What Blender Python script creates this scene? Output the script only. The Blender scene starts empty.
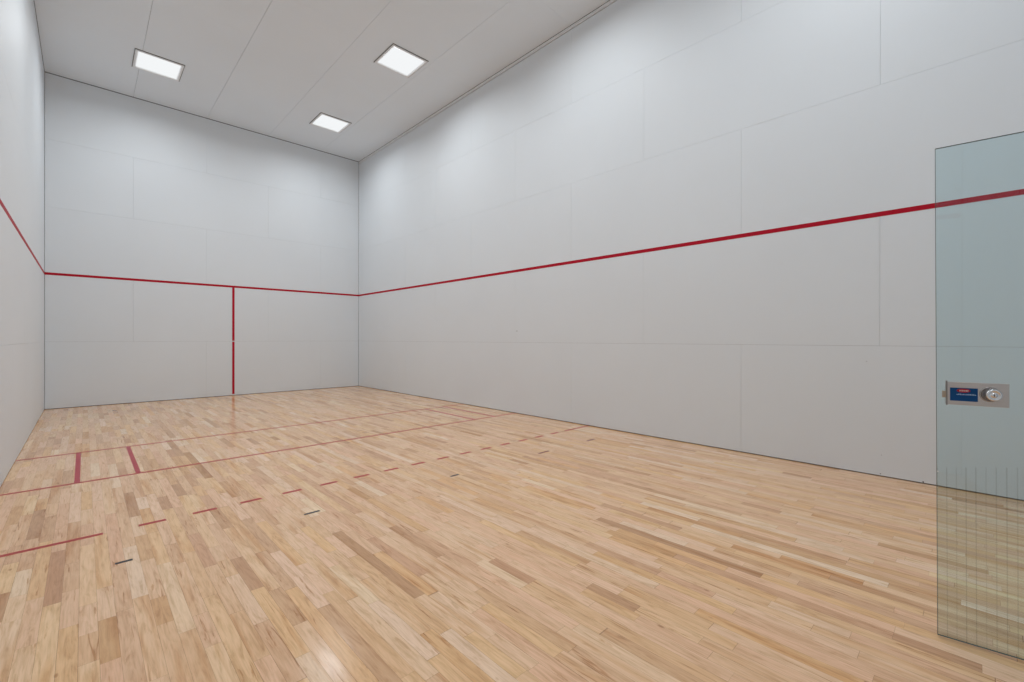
import bpy, bmesh, math, random
from mathutils import Vector, Matrix
random.seed(7)

FT = 0.3048
K = 0.96546
COURT_W = 6.096 * K
COURT_L = 12.192 * K
COURT_H = 6.2928 * K
BACK_Y = -0.62

sc = bpy.context.scene
col = sc.collection


# ---------------------------------------------------------------- helpers
def link(name, bm, mats, parent=None, loc=None, smooth=False):
    me = bpy.data.meshes.new(name)
    bmesh.ops.recalc_face_normals(bm, faces=bm.faces)
    bm.to_mesh(me)
    bm.free()
    for m in (mats if isinstance(mats, (list, tuple)) else [mats]):
        me.materials.append(m)
    if smooth:
        for p in me.polygons:
            p.use_smooth = True
    o = bpy.data.objects.new(name, me)
    col.objects.link(o)
    if parent:
        o.parent = parent
    if loc:
        o.location = loc
    return o


def box(bm, a, b, mi=0):
    x0, y0, z0 = a
    x1, y1, z1 = b
    v = [bm.verts.new(p) for p in ((x0, y0, z0), (x1, y0, z0), (x1, y1, z0), (x0, y1, z0),
                                   (x0, y0, z1), (x1, y0, z1), (x1, y1, z1), (x0, y1, z1))]
    fs = []
    for i in ((0, 3, 2, 1), (4, 5, 6, 7), (0, 1, 5, 4), (1, 2, 6, 5), (2, 3, 7, 6), (3, 0, 4, 7)):
        f = bm.faces.new([v[k] for k in i])
        f.material_index = mi
        fs.append(f)
    return v, fs


def prop(o, label=None, cat=None, group=None, kind=None):
    if label:
        o['label'] = label
    if cat:
        o['category'] = cat
    if group:
        o['group'] = group
    if kind:
        o['kind'] = kind
    return o


def empty(name, loc, rz=0.0):
    o = bpy.data.objects.new(name, None)
    o.empty_display_size = 0.1
    col.objects.link(o)
    o.location = loc
    o.rotation_euler = (0, 0, rz)
    return o


# ---------------------------------------------------------------- materials
class NT:
    def __init__(self, name):
        self.m = bpy.data.materials.new(name)
        self.m.use_nodes = True
        self.t = self.m.node_tree
        self.t.nodes.clear()
        self.out = self.t.nodes.new('ShaderNodeOutputMaterial')

    def n(self, typ, **kw):
        nd = self.t.nodes.new('ShaderNode' + typ)
        for k, v in kw.items():
            setattr(nd, k, v)
        return nd

    def l(self, a, b):
        self.t.links.new(a, b)

    def put(self, sock, v):
        if isinstance(v, bpy.types.NodeSocket):
            self.l(v, sock)
        else:
            sock.default_value = v

    def math(self, op, a, b=None, c=None):
        nd = self.n('Math', operation=op)
        self.put(nd.inputs[0], a)
        if b is not None:
            self.put(nd.inputs[1], b)
        if c is not None:
            self.put(nd.inputs[2], c)
        return nd.outputs[0]

    def mix(self, mode, fac, a, b):
        nd = self.n('Mix', data_type='RGBA', blend_type=mode)
        self.put(nd.inputs[0], fac)
        self.put(nd.inputs[6], a)
        self.put(nd.inputs[7], b)
        return nd.outputs[2]

    def ramp(self, fac, stops, interp='LINEAR'):
        nd = self.n('ValToRGB')
        cr = nd.color_ramp
        cr.interpolation = interp
        while len(cr.elements) > 1:
            cr.elements.remove(cr.elements[0])
        for i, (p, c) in enumerate(stops):
            e = cr.elements[0] if i == 0 else cr.elements.new(p)
            e.position = p
            e.color = (*c, 1)
        self.put(nd.inputs[0], fac)
        return nd.outputs[0]

    def principled(self, color, rough, metal=0.0, spec=None, coat=None):
        p = self.n('BsdfPrincipled')
        self.put(p.inputs['Base Color'], (*color, 1) if isinstance(color, tuple) else color)
        self.put(p.inputs['Roughness'], rough)
        p.inputs['Metallic'].default_value = metal
        if spec is not None:
            self.put(p.inputs['Specular IOR Level'], spec)
        self.l(p.outputs[0], self.out.inputs[0])
        return p


def paint(name, color, rough=0.45, mottle=0.03, bump=0.02, scale=1.0):
    t = NT(name)
    tc = t.n('TexCoord')
    nz = t.n('TexNoise')
    nz.inputs['Scale'].default_value = 0.9 * scale
    nz.inputs['Detail'].default_value = 5
    t.l(tc.outputs['Object'], nz.inputs['Vector'])
    lo = tuple(c * (1 - mottle) for c in color)
    hi = tuple(min(1, c * (1 + mottle)) for c in color)
    c = t.ramp(nz.outputs[0], [(0.3, lo), (0.7, hi)])
    p = t.principled(c, rough)
    nb = t.n('TexNoise')
    nb.inputs['Scale'].default_value = 14 * scale
    nb.inputs['Detail'].default_value = 3
    t.l(tc.outputs['Object'], nb.inputs['Vector'])
    b = t.n('Bump')
    b.inputs['Strength'].default_value = bump
    b.inputs['Distance'].default_value = 0.01
    t.l(nb.outputs[0], b.inputs['Height'])
    t.l(b.outputs[0], p.inputs['Normal'])
    return t.m


def plain(name, color, rough=0.5, metal=0.0, spec=None, noise=0.04):
    t = NT(name)
    tc = t.n('TexCoord')
    nz = t.n('TexNoise')
    nz.inputs['Scale'].default_value = 40
    t.l(tc.outputs['Object'], nz.inputs['Vector'])
    c = t.ramp(nz.outputs[0], [(0.3, tuple(x * (1 - noise) for x in color)), (0.7, tuple(min(1, x * (1 + noise)) for x in color))])
    t.principled(c, rough, metal, spec)
    return t.m


def emit(name, color, strength):
    t = NT(name)
    e = t.n('Emission')
    e.inputs[0].default_value = (*color, 1)
    e.inputs[1].default_value = strength
    t.l(e.outputs[0], t.out.inputs[0])
    return t.m


BOARD = 0.0627


def maple():
    t = NT('maple_strip_floor')
    tc = t.n('TexCoord')
    sp = t.n('SeparateXYZ')
    t.l(tc.outputs['Object'], sp.inputs[0])
    X, Y = sp.outputs[0], sp.outputs[1]
    xs = t.math('DIVIDE', X, BOARD)
    row = t.math('FLOOR', xs)
    fx = t.math('SUBTRACT', xs, row)

    def white(dim, *vals):
        w = t.n('TexWhiteNoise', noise_dimensions=dim)
        if dim == '1D':
            t.put(w.inputs['W'], vals[0])
        else:
            cb = t.n('CombineXYZ')
            for i, v in enumerate(vals):
                t.put(cb.inputs[i], v)
            t.l(cb.outputs[0], w.inputs['Vector'])
        return w.outputs['Value'], w.outputs['Color']

    r1, _ = white('1D', row)
    r2, _ = white('1D', t.math('ADD', row, 37.3))
    length = t.math('MULTIPLY_ADD', r2, 0.35, 0.42)
    y1 = t.math('MULTIPLY_ADD', r1, 9.7, Y)
    # uneven board lengths along each row
    cb = t.n('CombineXYZ')
    t.put(cb.inputs[0], t.math('MULTIPLY', row, 5.17))
    t.put(cb.inputs[1], t.math('MULTIPLY', y1, 0.9))
    wn = t.n('TexNoise')
    wn.inputs['Scale'].default_value = 1.0
    wn.inputs['Detail'].default_value = 1.0
    t.l(cb.outputs[0], wn.inputs['Vector'])
    y2 = t.math('MULTIPLY_ADD', wn.outputs[0], 1.6, y1)
    ys = t.math('DIVIDE', y2, length)
    idx = t.math('FLOOR', ys)
    fy = t.math('SUBTRACT', ys, idx)
    rb, rc = white('3D', row, idx, 0.5)
    rb2, rc2 = white('3D', row, idx, 7.5)
    rb3, _ = white('3D', row, idx, 19.5)

    base = t.ramp(rb, [
        (0.00, (0.530, 0.302, 0.162)),
        (0.05, (0.635, 0.388, 0.226)),
        (0.16, (0.715, 0.456, 0.280)),
        (0.45, (0.770, 0.508, 0.320)),
        (0.75, (0.800, 0.542, 0.348)),
        (0.93, (0.810, 0.580, 0.396)),
        (1.00, (0.850, 0.645, 0.460))])
    tint = t.ramp(rb2, [
        (0.0, (1.02, 0.97, 0.98)),
        (0.40, (1.00, 1.00, 1.00)),
        (0.76, (1.01, 1.00, 0.94)),
        (0.92, (1.01, 0.98, 0.83)),
        (0.98, (0.97, 0.87, 0.70))])
    c = t.mix('MULTIPLY', 1.0, base, tint)

    # grain, drawn out along the boards, different on each board
    def stretched(sx, sy, off, detail, rough=0.5, dist=0.0):
        v = t.n('CombineXYZ')
        t.put(v.inputs[0], t.math('MULTIPLY_ADD', X, sx, t.math('MULTIPLY', rb3, off)))
        t.put(v.inputs[1], t.math('MULTIPLY_ADD', Y, sy, t.math('MULTIPLY', rb2, off)))
        t.put(v.inputs[2], t.math('MULTIPLY', rb, off))
        nz = t.n('TexNoise')
        nz.inputs['Scale'].default_value = 1.0
        nz.inputs['Detail'].default_value = detail
        nz.inputs['Roughness'].default_value = rough
        nz.inputs['Distortion'].default_value = dist
        t.l(v.outputs[0], nz.inputs['Vector'])
        return nz.outputs[0]

    g1 = stretched(150, 6, 50, 4, 0.6)
    c = t.mix('MULTIPLY', 1.0, c, t.ramp(g1, [(0.30, (0.86, 0.82, 0.78)), (0.50, (0.98, 0.975, 0.97)), (0.65, (1.03, 1.035, 1.04))]))
    # broad figure: flames and cloudy patches inside one board
    g2 = stretched(30, 3.6, 80, 5, 0.62, 1.6)
    c = t.mix('MULTIPLY', 1.0, c, t.ramp(g2, [(0.30, (0.76, 0.68, 0.60)), (0.42, (0.92, 0.89, 0.85)), (0.52, (1.0, 1.0, 1.0)), (0.66, (1.05, 1.07, 1.09))]))
    # reddish heartwood along some boards
    g4 = stretched(16, 1.1, 150, 2, 0.5, 0.5)
    heart = t.ramp(g4, [(0.54, (1, 1, 1)), (0.68, (0.87, 0.77, 0.66)), (0.78, (0.78, 0.64, 0.50))])
    c = t.mix('MULTIPLY', t.math('GREATER_THAN', rb2, 0.35), c, heart)
    # brown mineral streaks on a few boards
    g3 = stretched(44, 2.4, 120, 4, 0.6, 1.0)
    streak = t.ramp(g3, [(0.61, (1, 1, 1)), (0.67, (0.76, 0.63, 0.50)), (0.74, (0.46, 0.34, 0.25))])
    c = t.mix('MULTIPLY', t.math('GREATER_THAN', rb3, 0.40), c, streak)
    vo = t.n('TexVoronoi', feature='F1')
    vv = t.n('CombineXYZ')
    t.put(vv.inputs[0], t.math('MULTIPLY', X, 6.0))
    t.put(vv.inputs[1], t.math('MULTIPLY', Y, 2.4))
    t.l(vv.outputs[0], vo.inputs['Vector'])
    vo.inputs['Scale'].default_value = 1.0
    kn = t.ramp(vo.outputs['Distance'], [(0.0, (0.42, 0.30, 0.22)), (0.028, (0.60, 0.47, 0.36)), (0.05, (1, 1, 1))])
    c = t.mix('MULTIPLY', 0.8, c, kn)

    # joints between boards
    ex = t.math('MINIMUM', fx, t.math('SUBTRACT', 1.0, fx))
    dx = t.math('MULTIPLY', ex, BOARD)
    ey = t.math('MINIMUM', fy, t.math('SUBTRACT', 1.0, fy))
    dy = t.math('MULTIPLY', t.math('MULTIPLY', ey, length), 1.0)
    jx = t.math('LESS_THAN', dx, 0.0007)
    jy = t.math('LESS_THAN', dy, 0.0009)
    j = t.math('MAXIMUM', jx, jy)
    c = t.mix('MULTIPLY', t.math('MULTIPLY', j, t.math('MULTIPLY_ADD', rb3, 0.5, 0.35)), c, (0.42, 0.31, 0.22, 1))

    rough = t.math('MULTIPLY_ADD', rb3, 0.10, 0.13)
    p = t.principled(c, rough, spec=0.32)
    cup = t.math('MULTIPLY', t.math('POWER', t.math('MULTIPLY', t.math('SUBTRACT', fx, 0.5), 2.0), 4.0), -0.5)
    tilt = t.math('MULTIPLY', t.math('SUBTRACT', rb2, 0.5), t.math('MULTIPLY', fx, 0.35))
    lo = t.n('TexNoise')
    lo.inputs['Scale'].default_value = 3.0
    t.l(tc.outputs['Object'], lo.inputs['Vector'])
    h = t.math('ADD', t.math('ADD', cup, tilt), t.math('MULTIPLY', lo.outputs[0], 3.0))
    b = t.n('Bump')
    b.inputs['Strength'].default_value = 0.3
    b.inputs['Distance'].default_value = 0.0005
    t.l(h, b.inputs['Height'])
    t.l(b.outputs[0], p.inputs['Normal'])
    return t.m


def door_glass():
    t = NT('tinted_door_glass')
    tc = t.n('TexCoord')
    sp = t.n('SeparateXYZ')
    t.l(tc.outputs['Object'], sp.inputs[0])
    U, Z = sp.outputs[0], sp.outputs[2]
    q = t.math('DIVIDE', t.math('SUBTRACT', U, 0.0319 - 0.0145), 0.02905)
    fq = t.math('SUBTRACT', q, t.math('FLOOR', q))
    near = t.math('LESS_THAN', t.math('ABSOLUTE', t.math('SUBTRACT', fq, 0.5)), 0.042)
    low = t.math('LESS_THAN', Z, t.math('MULTIPLY_ADD', U, 0.18, 0.727))
    wn = t.n('TexWhiteNoise', noise_dimensions='1D')
    t.l(t.math('FLOOR', q), wn.inputs['W'])
    m = t.math('MULTIPLY', t.math('MULTIPLY', near, low), t.math('MULTIPLY_ADD', wn.outputs['Value'], 0.5, 0.5))
    colr = t.mix('MIX', m, (0.865, 0.937, 0.950, 1), (0.740, 0.815, 0.825, 1))
    tr = t.n('BsdfTransparent')
    t.l(colr, tr.inputs[0])
    gl = t.n('BsdfGlossy')
    gl.inputs['Roughness'].default_value = 0.0
    lw = t.n('LayerWeight')
    lw.inputs[0].default_value = 0.5
    f5 = t.math('POWER', lw.outputs['Facing'], 5.0)
    fac = t.math('MULTIPLY_ADD', f5, 0.96, 0.04)
    mx = t.n('MixShader')
    t.l(fac, mx.inputs[0])
    t.l(tr.outputs[0], mx.inputs[1])
    t.l(gl.outputs[0], mx.inputs[2])
    t.l(mx.outputs[0], t.out.inputs[0])
    return t.m


def brushed(name, color, rough):
    t = NT(name)
    tc = t.n('TexCoord')
    mp = t.n('Mapping')
    mp.inputs['Scale'].default_value = (8, 400, 400)
    t.l(tc.outputs['Object'], mp.inputs[0])
    nz = t.n('TexNoise')
    nz.inputs['Scale'].default_value = 1.0
    nz.inputs['Detail'].default_value = 3
    t.l(mp.outputs[0], nz.inputs['Vector'])
    c = t.ramp(nz.outputs[0], [(0.3, tuple(x * 0.9 for x in color)), (0.7, color)])
    t.principled(c, rough, 1.0)
    return t.m


WALL = paint('court_wall_paint', (0.705, 0.744, 0.778), 0.55, 0.012, 0.04)
CEIL = paint('court_ceiling_paint', (0.770, 0.828, 0.880), 0.7, 0.012, 0.03)
DARK = plain('joint_backing', (0.20, 0.20, 0.20), 0.9)
FLOOR = maple()
LINE_RED = plain('red_floor_paint', (0.42, 0.030, 0.024), 0.30, spec=0.25)
LINE_CRIMSON = plain('crimson_floor_paint', (0.41, 0.026, 0.045), 0.30, spec=0.25)
LINE_BLACK = plain('black_floor_paint', (0.020, 0.020, 0.022), 0.32, spec=0.2)
LINE_MAROON = plain('maroon_floor_paint', (0.17, 0.025, 0.028), 0.32, spec=0.2)
WALL_RED = plain('red_wall_paint', (0.420, 0.004, 0.020), 0.5, spec=0.15)
TRIMW = paint('white_trim_paint', (0.72, 0.73, 0.74), 0.5, 0.01, 0.02)
FRAME = plain('light_frame_white', (0.78, 0.80, 0.82), 0.4)
GAP_SHADE = plain('gap_shade_grey', (0.20, 0.20, 0.20), 0.7)
DIFF = emit('light_diffuser', (0.97, 0.99, 1.0), 0.93)
GLASS = door_glass()
GEDGE = plain('glass_edge', (0.065, 0.090, 0.080), 0.15)
STEEL = brushed('brushed_steel', (0.62, 0.60, 0.59), 0.45)
CHROME = plain('chrome', (0.72, 0.73, 0.75), 0.20, 1.0)
BRASS = plain('worn_brass', (0.50, 0.42, 0.33), 0.35, 1.0)
BLUE = plain('blue_sticker', (0.002, 0.060, 0.200), 0.4, spec=0.2)
STRED = plain('red_sticker_oval', (0.38, 0.014, 0.018), 0.4, spec=0.2)
STWHITE = plain('pale_sticker_print', (0.62, 0.60, 0.62), 0.4)
STSKY = plain('sky_sticker_print', (0.36, 0.50, 0.68), 0.4)
BLACK = plain('black_mark', (0.03, 0.028, 0.025), 0.6)
GLINT = plain('white_glint', (0.85, 0.87, 0.88), 0.2)

# ---------------------------------------------------------------- floor and its painted lines
bm = bmesh.new()
box(bm, (-0.05, BACK_Y - 0.35, -0.06), (COURT_W + 0.05, COURT_L + 0.05, 0.0))
floor = link('floor', bm, FLOOR)
prop(floor, 'pale maple strip floor with red court lines', 'floor', kind='structure')

LT = 0.0008
HALF = 0.019


def mark(name, x0, x1, y0, y1, mat, label):
    bm = bmesh.new()
    box(bm, (x0, y0, -0.0002), (x1, y1, LT))
    o = link(name, bm, mat, floor)
    o['label'] = label
    return o


Y1, Y2, Y3, Y4 = 7.388 * K, 5.888 * K, 4.288 * K, 3.685 * K
mark('service_line', 0.002, COURT_W - 0.002, Y1 - HALF, Y1 + HALF, LINE_RED, 'thin red line across the court nearest the end wall')
mark('short_line', 0.002, COURT_W - 0.002, Y2 - HALF, Y2 + HALF, LINE_RED, 'thin red line across the middle of the court')
GAPK = 0.3157 * K
for xc, txt in ((0.490, 'crimson box line closest to the left wall'), (0.924, 'crimson box line second from the left wall'),
                (6.096 - 0.924, 'crimson box line second from the right wall'), (6.096 - 0.490, 'crimson box line closest to the right wall')):
    mark('service_box_line', xc * K - HALF, xc * K + HALF, Y2 + HALF + 0.001, Y1 - HALF - 0.001, LINE_CRIMSON, txt)
mark('receiving_line', 0.002, 0.630 * K, Y3 - HALF, Y3 + HALF, LINE_RED, 'solid red end of the dashed line at the left wall')
mark('receiving_line', 5.536 * K, COURT_W - 0.002, Y3 - HALF, Y3 + HALF, LINE_RED, 'solid red end of the dashed line at the right wall')
for i in range(15):
    x0 = (0.816 + 0.3157 * i) * K
    mark('receiving_dash', x0, x0 + 0.155 * K, Y3 - HALF, Y3 + HALF, LINE_RED, 'short red dash of the receiving line')
for x0, x1, m, txt in ((0.669, 0.748, LINE_BLACK, 'short black tick mark'), (1.735, 1.850, LINE_BLACK, 'short black tick mark'),
                       (3.085, 3.180, LINE_BLACK, 'short black tick mark'), (4.330, 4.512, LINE_MAROON, 'short dark maroon tick mark'),
                       (5.257, 5.420, LINE_MAROON, 'short dark maroon tick mark')):
    mark('tick_mark', x0 * K, x1 * K, Y4 - 0.013, Y4 + 0.013, m, txt)

# ---------------------------------------------------------------- panelled walls
PT = 0.019


def panels(name, to3, length, height, rows, gap, bottom, top, ends, step=4 * FT, holes=()):
    """boards of a wall: to3(s, z, d) gives the point at s along, z up, d behind the face"""
    bm = bmesh.new()

    def slab(s0, s1, z0, z1, d0, d1, mi):
        pts = [to3(s, z, d) for (s, z, d) in ((s0, z0, d0), (s1, z0, d0), (s1, z1, d0), (s0, z1, d0),
                                            (s0, z0, d1), (s1, z0, d1), (s1, z1, d1), (s0, z1, d1))]
        v = [bm.verts.new(p) for p in pts]
        for i in ((0, 1, 2, 3), (7, 6, 5, 4), (0, 4, 5, 1), (1, 5, 6, 2), (2, 6, 7, 3), (3, 7, 4, 0)):
            bm.faces.new([v[k] for k in i]).material_index = mi

    zs = [0.0]
    while zs[-1] + step < height - 0.3:
        zs.append(zs[-1] + step)
    zs.append(height)
    for r in range(len(zs) - 1):
        z0 = zs[r] + (bottom if r == 0 else gap / 2)
        z1 = zs[r + 1] - (top if r == len(zs) - 2 else gap / 2)
        js = [0.0] + [j for j in rows[r % len(rows)] if 0.05 < j < length - 0.05] + [length]
        for i in range(len(js) - 1):
            s0 = js[i] + (ends[0] if i == 0 else gap / 2)
            s1 = js[i + 1] - (ends[1] if i == len(js) - 2 else gap / 2)
            cut = [(s0, s1, z0, z1)]
            for (h0, h1, hz) in holes:
                nxt = []
                for (a, b, c, d) in cut:
                    if b <= h0 or a >= h1 or c >= hz:
                        nxt.append((a, b, c, d))
                        continue
                    if a < h0:
                        nxt.append((a, h0, c, d))
                    if b > h1:
                        nxt.append((h1, b, c, d))
                    if d > hz:
                        nxt.append((max(a, h0), min(b, h1), max(c, hz), d))
                cut = nxt
            for c in cut:
                slab(c[0], c[1], c[2], c[3], 0.0, PT, 0)
    if holes:
        h0, h1, hz = holes[0]
        slab(0, h0, 0, height, PT, PT + 0.10, 1)
        slab(h1, length, 0, height, PT, PT + 0.10, 1)
        slab(h0, h1, hz, height, PT, PT + 0.10, 1)
    else:
        slab(-PT, length + PT, -0.0, height, PT, PT + 0.05, 1)
    return link(name, bm, [WALL, DARK])


def ftl(*v):
    return [x * FT for x in v]


# end wall
wf = panels('wall_front', lambda s, z, d: (s, COURT_L + d, z), COURT_W, COURT_H,
            [ftl(8, 16), ftl(4, 12), ftl(8, 16), ftl(4, 12), ftl(8, 16)], 0.0015, 0.009, 0.013, (0.0045, 0.0045))
prop(wf, 'far white end wall of the court with red lines', 'wall', kind='structure')
# right wall: s runs from the end wall towards the camera
LR = COURT_L - BACK_Y
wr = panels('wall_right', lambda s, z, d: (COURT_W + d, COURT_L - s, z), LR, COURT_H,
            [ftl(8, 16, 24, 32), ftl(4, 12, 20, 28, 36), ftl(8, 16, 24, 32), ftl(4, 12, 20, 28, 36), ftl(8, 16, 24, 32)],
            0.0016, 0.010, 0.070, (0.004, 0.004))
prop(wr, 'long white panelled side wall on the right', 'wall', kind='structure')
wl = panels('wall_left', lambda s, z, d: (-d, COURT_L - s, z), LR, COURT_H,
            [ftl(8, 16, 24, 32), ftl(4, 12, 20, 28, 36), ftl(8, 16, 24, 32), ftl(4, 12, 20, 28, 36), ftl(8, 16, 24, 32)],
            0.0016, 0.008, 0.010, (0.004, 0.004))
prop(wl, 'white panelled side wall on the left', 'wall', kind='structure')

# door placement (free edge of the glass, direction to the hinge)
DA = Vector((3.17158, 0.28578, 0.0))
DU = Vector((0.135459, -0.990783, 0.0))
DW = (DA.y - BACK_Y - 0.03) / 0.990783
hinge = DA + DU * DW
wb = panels('wall_back', lambda s, z, d: (s, BACK_Y - d, z), COURT_W, COURT_H,
            [ftl(4, 12), ftl(8, 16), ftl(4, 12), ftl(8, 16), ftl(4, 12)], 0.002, 0.008, 0.010, (0.004, 0.004),
            holes=[(hinge.x - DW - 0.02, hinge.x + 0.02, 2.125)])
prop(wb, 'white rear wall with the doorway, behind the viewer', 'wall', kind='structure')

# ceiling: long boards with seams along the court
bm = bmesh.new()
g = 0.004
xs = [0.0, 4 * FT, 8 * FT, 12 * FT, 16 * FT, COURT_W]
for i in range(5):
    x0 = xs[i] + (0.004 if i == 0 else g / 2)
    x1 = xs[i + 1] - (0.004 if i == 4 else g / 2)
    js = [BACK_Y] + [COURT_L - j for j in (ftl(36, 28, 20, 12, 4) if i % 2 else ftl(32, 24, 16, 8))] + [COURT_L]
    for k in range(len(js) - 1):
        y0 = js[k] + (0.004 if k == 0 else 0.0008)
        y1 = js[k + 1] - (0.012 if k == len(js) - 2 else 0.0008)
        box(bm, (x0, y0, COURT_H), (x1, y1, COURT_H + PT), 0)
box(bm, (-0.06, BACK_Y - 0.06, COURT_H + PT), (COURT_W + 0.06, COURT_L + 0.06, COURT_H + PT + 0.05), 1)
ce = link('ceiling', bm, [CEIL, DARK])
prop(ce, 'light grey board ceiling with long seams', 'ceiling', kind='structure')

# slim trim where the right wall meets the ceiling
bm = bmesh.new()
box(bm, (COURT_W - 0.004, BACK_Y + 0.01, COURT_H - 0.060), (COURT_W + PT, COURT_L - 0.01, COURT_H - 0.008))
tr = link('trim_1', bm, TRIMW)
prop(tr, 'slim white trim strip along the top of the right wall', 'trim', kind='structure')

# ---------------------------------------------------------------- red wall lines
ZS = 2.538 * K
SH = 0.0225


def wline(name, a, b, parent, label):
    bm = bmesh.new()
    box(bm, a, b)
    o = link(name, bm, WALL_RED, parent)
    o['label'] = label


e = 0.0012
wline('wall_line', (0.003, COURT_L - e, ZS - SH), (COURT_W - 0.003, COURT_L + 0.0005, ZS + SH), wf, 'red horizontal line across the end wall')
zc = 4 * FT
wline('center_line', (COURT_W / 2 - 0.023, COURT_L - e, 0.030), (COURT_W / 2 + 0.023, COURT_L + 0.0005, zc - 0.010), wf, 'lower half of the red upright line')
wline('center_line', (COURT_W / 2 - 0.023, COURT_L - e, zc + 0.012), (COURT_W / 2 + 0.023, COURT_L + 0.0005, ZS - SH - 0.001), wf, 'upper half of the red upright line')
wline('wall_line', (COURT_W - e, BACK_Y + 0.01, ZS - SH), (COURT_W + 0.0005, COURT_L - 0.003, ZS + SH), wr, 'red horizontal line along the right wall')
wline('wall_line', (-0.0005, BACK_Y + 0.01, ZS - SH), (e, COURT_L - 0.003, ZS + SH), wl, 'red horizontal line along the left wall')


def fleck(parent, pts, r):
    """a scuff: small flat irregular mark on the right wall"""
    bm = bmesh.new()
    yy, zz = pts
    ring = []
    for i in range(9):
        a = i / 9 * 2 * math.pi
        rr = r * random.uniform(0.7, 1.2)
        ring.append((yy + math.cos(a) * rr, zz + math.sin(a) * rr * 0.8))
    v0 = [bm.verts.new((COURT_W - 0.0008, a, b)) for a, b in ring]
    v1 = [bm.verts.new((COURT_W + 0.0004, a, b)) for a, b in ring]
    bm.faces.new(v0)
    bm.faces.new(v1[::-1])
    for i in range(9):
        bm.faces.new((v0[i], v0[(i + 1) % 9], v1[(i + 1) % 9], v1[i]))
    o = link('scuff_mark', bm, BLACK, parent)
    o['label'] = 'tiny dark scuff on the white wall'


for y, z, r in ((5.843, 1.466, 0.010), (0.927, 1.11, 0.0035), (0.812, 0.207, 0.003), (0.82, 0.026, 0.005), (0.516, 0.018, 0.007)):
    fleck(wr, (y * K, z * K), r)

# ---------------------------------------------------------------- ceiling lights
CX = (1.508 * K, 4.628 * K)
ROWS = [10.49 * K, 7.317 * K, 4.144 * K, 0.971 * K]
DH = 0.288          # half of the bright panel
LAMP_W = 29.0
LAMP_SPREAD = 163.0
FO = 0.338          # half of the frame


def ring(bm, r0, z0, r1, z1, mi=0):
    a = [bm.verts.new((sx * r0, sy * r0, z0)) for sx, sy in ((-1, -1), (1, -1), (1, 1), (-1, 1))]
    b = [bm.verts.new((sx * r1, sy * r1, z1)) for sx, sy in ((-1, -1), (1, -1), (1, 1), (-1, 1))]
    for i in range(4):
        bm.faces.new((a[i], a[(i + 1) % 4], b[(i + 1) % 4], b[i])).material_index = mi


def light(label):
    t = empty('ceiling_light', (0, 0, COURT_H))
    bm = bmesh.new()
    prof = [(FO - 0.010, -0.001), (FO - 0.010, -0.016), (FO - 0.016, -0.018), (DH + 0.012, -0.018), (DH, -0.010), (DH, -0.001)]
    for i in range(len(prof)):
        p, q = prof[i], prof[(i + 1) % len(prof)]
        ring(bm, p[0], p[1], q[0], q[1])
    bmesh.ops.remove_doubles(bm, verts=bm.verts, dist=1e-6)
    link('frame', bm, FRAME, t)
    bm = bmesh.new()
    prof = [(FO, -0.0005), (FO, -0.010), (FO - 0.0095, -0.010), (FO - 0.0095, -0.0005)]  # dark grey rim, colour standing in for the shadow gap around the frame
    for i in range(4):
        p, q = prof[i], prof[(i + 1) % 4]
        ring(bm, p[0], p[1], q[0], q[1])
    bmesh.ops.remove_doubles(bm, verts=bm.verts, dist=1e-6)
    o = link('shade_rim', bm, GAP_SHADE, t)
    o['label'] = 'thin dark rim painted as the shadow gap around the light'
    bm = bmesh.new()
    # shallow prismatic lens, bowed a little downward
    n = 8
    grid = [[bm.verts.new((-DH + 2 * DH * i / n, -DH + 2 * DH * j / n,
                           -0.004 - 0.004 * (1 - abs(2 * i / n - 1) ** 4) * (1 - abs(2 * j / n - 1) ** 4)))
             for j in range(n + 1)] for i in range(n + 1)]
    for i in range(n):
        for j in range(n):
            bm.faces.new((grid[i][j], grid[i][j + 1], grid[i + 1][j + 1], grid[i + 1][j]))
    me = bpy.data.meshes.new('diffuser')
    bm.to_mesh(me)
    bm.free()
    me.materials.append(DIFF)
    o = bpy.data.objects.new('diffuser', me)
    col.objects.link(o)
    o.parent = t
    o['label'] = 'glowing white light panel'
    ld = bpy.data.lights.new('lamp', 'AREA')
    ld.shape = 'SQUARE'
    ld.size = 2 * DH - 0.01
    ld.energy = LAMP_W
    ld.color = (0.925, 0.972, 1.0)
    ld.spread = math.radians(LAMP_SPREAD)
    lo = bpy.data.objects.new('lamp', ld)
    col.objects.link(lo)
    lo.location = (0, 0, -0.0095)
    lo.parent = t
    prop(t, label, 'ceiling light', 'square panel lights set in the ceiling')
    return t


LL = {
    (0, 0): 'square white ceiling light nearest the end wall on the left side, over a ceiling seam',
    (1, 0): 'square white ceiling light nearest the end wall, in the row beside the right wall',
    (1, 1): 'square white ceiling light second from the end wall, in the row beside the right wall',
    (0, 1): 'square ceiling light second from the end wall in the left row',
    (0, 2): 'square ceiling light third from the end wall in the left row',
    (1, 2): 'square ceiling light third from the end wall in the right row',
    (0, 3): 'square ceiling light nearest the doorway in the left row',
    (1, 3): 'square ceiling light nearest the doorway in the right row',
}
proto = None
for (i, j), lab in LL.items():
    if proto is None:
        proto = light(lab)
        o = proto
    else:
        o = proto.copy()
        col.objects.link(o)
        o['label'] = lab
        for ch in list(proto.children):
            c = ch.copy()
            col.objects.link(c)
            c.parent = o
    o.location = (CX[i], ROWS[j], COURT_H)

# ---------------------------------------------------------------- glass door
ang = math.atan2(DU.y, DU.x)
door = empty('door_1', (DA.x, DA.y, 0), ang)
door.rotation_euler = (0, math.radians(-0.27), ang)
prop(door, 'open frameless glass door with a steel lock plate', 'door', kind='structure')
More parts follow.
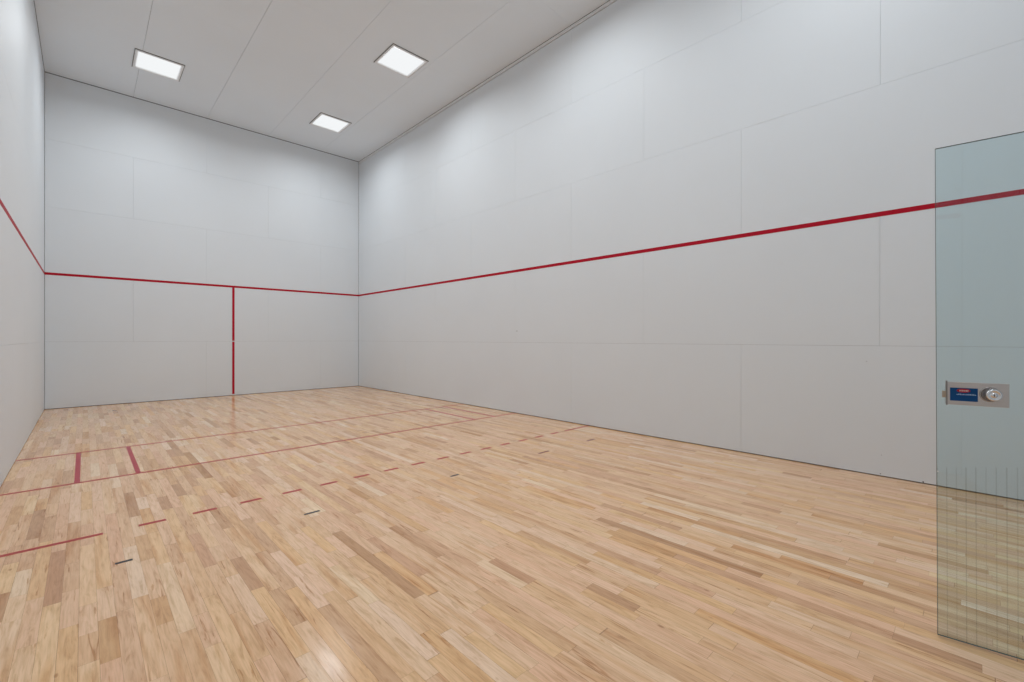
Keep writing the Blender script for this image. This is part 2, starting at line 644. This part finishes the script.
# local axes: x along the glass to the hinge, y = thickness; find which side faces the camera
CAM = Vector((0.51994, 0.16933, 1.28166))
ly = Vector((-math.sin(ang), math.cos(ang), 0))
side = 1.0 if (CAM - DA).dot(ly) > 0 else -1.0
GT = 0.010
GZ0, GZ1 = 0.008, 2.105


def D(x, y, z):
    return (x, side * y, z)       # y > 0: towards the viewer, glass face at y = 0


bm = bmesh.new()
ch = 0.0015
# cross-section polygon in plan is a chamfered rectangle; extruded, with the edge faces in the darker edge colour
X0, X1 = 0.0, DW - 0.02
lv = []
for (dz, ins) in ((GZ0, ch), (GZ0 + ch, 0.0), (GZ1 - ch, 0.0), (GZ1, ch)):
    lv.append([bm.verts.new(D(*p, dz)) for p in (
        (X0 + ins + (0 if ins else 0), -(ch if ins == 0 else ch)), (X0 + max(ins, ch) , 0 - (ins)),
        (X1 - max(ins, ch), 0 - ins), (X1 - ins, -ch),
        (X1 - ins, -GT + ch), (X1 - max(ins, ch), -GT + ins),
        (X0 + max(ins, ch), -GT + ins), (X0 + ins, -GT + ch))])
bm.faces.ensure_lookup_table()
for k in range(3):
    a, b = lv[k], lv[k + 1]
    for i in range(8):
        try:
            f = bm.faces.new((a[i], a[(i + 1) % 8], b[(i + 1) % 8], b[i]))
            f.material_index = 0 if (k == 1 and i in (1, 5)) else 1
        except ValueError:
            pass
bm.faces.new(lv[0]).material_index = 1
bm.faces.new(lv[3]).material_index = 1
bmesh.ops.remove_doubles(bm, verts=bm.verts, dist=1e-6)
pane = link('glass_pane', bm, [GLASS, GEDGE], door)
pane['label'] = 'clear blue-green glass with fine upright lines near the floor'


def dbox(name, a, b, mat, parent=door, bev=0.0, label=None):
    bm = bmesh.new()
    A, B = D(*a), D(*b)
    box(bm, [min(p, q) for p, q in zip(A, B)], [max(p, q) for p, q in zip(A, B)])
    if bev:
        bmesh.ops.bevel(bm, geom=list(bm.edges), offset=bev, segments=2, affect='EDGES', profile=0.6)
    o = link(name, bm, mat, parent)
    if label:
        o['label'] = label
    return o


def disc(bm, cx, cz, prof, n=40):
    """lathe about the door normal; prof = [(radius, y)]"""
    rings = []
    for r, y in prof:
        if r < 1e-6:
            rings.append([bm.verts.new(D(cx, y, cz))])
        else:
            rings.append([bm.verts.new(D(cx + r * math.cos(2 * math.pi * i / n), y, cz + r * math.sin(2 * math.pi * i / n))) for i in range(n)])
    for a, b in zip(rings[:-1], rings[1:]):
        for i in range(n):
            j = (i + 1) % n
            if len(a) == 1:
                bm.faces.new((a[0], b[i], b[j]))
            elif len(b) == 1:
                bm.faces.new((a[i], a[j], b[0]))
            else:
                bm.faces.new((a[i], a[j], b[j], b[i]))


def bow(v):
    return v


plate = dbox('lock_plate', (0.0268, 0.0002, 1.0055), (0.2090, 0.010, 1.1015), STEEL, bev=0.0018, label='brushed steel lock plate')
dbox('latch_bolt', (0.0140, 0.0010, 1.034), (0.0266, 0.0085, 1.062), BRASS, plate, 0.001, 'small brass latch bolt')
dbox('plate_flange', (0.0255, 0.0002, 1.003), (0.0305, 0.0135, 1.106), plain('dark_steel', (0.30, 0.29, 0.28), 0.4, 1.0), plate, 0.0008, 'dark end flange')
plate.location.x = 0.0035
# sticker with a red oval and a line of print
st = dbox('sticker', (0.0380, 0.0101, 1.0225), (0.1205, 0.0108, 1.0775), BLUE, plate, label='blue rectangular sticker with a red oval')
bm = bmesh.new()
cx, cz, rx, rz = 0.0785, 1.0665, 0.0205, 0.0083
v = [bm.verts.new(D(cx + rx * math.cos(a / 28 * 2 * math.pi), 0.0110, cz + rz * math.sin(a / 28 * 2 * math.pi))) for a in range(28)]
w = [bm.verts.new(D(cx + rx * math.cos(a / 28 * 2 * math.pi), 0.0114, cz + rz * math.sin(a / 28 * 2 * math.pi))) for a in range(28)]
bm.faces.new(w)
bm.faces.new(v[::-1])
for i in range(28):
    bm.faces.new((v[i], v[(i + 1) % 28], w[(i + 1) % 28], w[i]))
link('red_oval', bm, STRED, plate)['label'] = 'red oval with pale marks on the sticker'
bm = bmesh.new()
random.seed(3)
x = 0.066
while x < 0.090:
    wd = random.uniform(0.0016, 0.0030)
    A, B = D(x, 0.0115, 1.0635 + random.uniform(-0.0005, 0.0005)), D(x + wd, 0.0118, 1.0690)
    box(bm, [min(p, q) for p, q in zip(A, B)], [max(p, q) for p, q in zip(A, B)])
    x += wd + 0.0018
link('oval_print', bm, STWHITE, plate)['label'] = 'pale marks in the red oval'
bm = bmesh.new()
x = 0.058
while x < 0.112:
    wd = random.uniform(0.0018, 0.0045)
    A, B = D(x, 0.0110, 1.0480), D(x + wd, 0.0113, 1.0480 + random.uniform(0.0030, 0.0056))
    box(bm, [min(p, q) for p, q in zip(A, B)], [max(p, q) for p, q in zip(A, B)])
    x += wd + 0.0014
link('sticker_print', bm, STSKY, plate)['label'] = 'line of pale blue print across the sticker'
# round recessed ring and the chrome turn knob
bm = bmesh.new()
disc(bm, 0.1545, 1.0555, [(0.0, 0.0104), (0.0230, 0.0104), (0.0245, 0.0112), (0.0262, 0.0130), (0.0285, 0.0132), (0.0300, 0.0118), (0.0305, 0.0101)])
link('knob_rose', bm, plain('rose_steel', (0.42, 0.40, 0.39), 0.25, 1.0), plate, smooth=True)['label'] = 'round steel rose behind the knob'
bm = bmesh.new()
disc(bm, 0.1645, 1.0545, [(0.0165, 0.0106), (0.0170, 0.0200), (0.0222, 0.0225), (0.0236, 0.0255), (0.0228, 0.0285), (0.0195, 0.0300),
                          (0.0165, 0.0290), (0.0125, 0.0262), (0.0095, 0.0262), (0.0082, 0.0295), (0.0050, 0.0305), (0.0, 0.0306)])
knob = link('turn_knob', bm, CHROME, plate, smooth=True)
knob['label'] = 'shiny chrome dished turn knob'
dbox('key_slot', (0.1630, 0.0307, 1.0500), (0.1660, 0.0312, 1.0590), BLACK, plate, label='dark key slot')
# inside face plate of the lock on the far side of the glass
dbox('outer_plate', (0.030, -GT - 0.008, 1.008), (0.205, -GT - 0.0002, 1.099), STEEL, bev=0.0015, label='steel plate on the far face')
# pivot fittings at the hinge end
dbox('pivot_fitting', (DW - 0.17, 0.0002, GZ0), (DW - 0.021, 0.012, 0.085), STEEL, bev=0.001, label='steel floor pivot fitting')
dbox('pivot_fitting', (DW - 0.17, 0.0002, 2.02), (DW - 0.021, 0.012, GZ1), STEEL, bev=0.001, label='steel top pivot fitting')
# white dot on the free edge, a specular glint put in as colour
bm = bmesh.new()
disc(bm, 0.004, 0.7133, [(0.0030, 0.0002), (0.0030, 0.0022), (0.0018, 0.0034), (0.0, 0.0038)], 12)
link('edge_glint', bm, GLINT, door, smooth=True)['label'] = 'tiny white dot painted as a glint'

# ---------------------------------------------------------------- world: pale light from the hallway behind the doorway
w = bpy.data.worlds.new('world')
sc.world = w
w.use_nodes = True
w.node_tree.nodes['Background'].inputs[0].default_value = (0.85, 0.93, 1.0, 1)
w.node_tree.nodes['Background'].inputs[1].default_value = 0.45

# ---------------------------------------------------------------- camera
cd = bpy.data.cameras.new('camera')
cam = bpy.data.objects.new('camera', cd)
col.objects.link(cam)
yaw, pi_, ro = 0.76443, -0.000596, 0.0010188
fwd = Vector((math.sin(yaw) * math.cos(pi_), math.cos(yaw) * math.cos(pi_), math.sin(pi_)))
rt = Vector((math.cos(yaw), -math.sin(yaw), 0))
up = rt.cross(fwd)
r2 = rt * math.cos(ro) + up * math.sin(ro)
u2 = up * math.cos(ro) - rt * math.sin(ro)
M = Matrix((r2, u2, -fwd)).transposed().to_4x4()
M.translation = CAM
cam.matrix_world = M
cd.sensor_width = 36.0
cd.lens = 445.861 / 1024 * 36.0
cd.shift_y = -1.944 / 1024
cd.clip_start = 0.02
sc.camera = cam

sc.view_settings.view_transform = 'Standard'
sc.view_settings.look = 'None'
sc.view_settings.gamma = 1.0
sc.view_settings.use_curve_mapping = False
sc.view_settings.exposure = 0.0
sc.cycles.use_denoising = True
sc.cycles.max_bounces = 12
sc.cycles.diffuse_bounces = 8
sc.cycles.transparent_max_bounces = 16
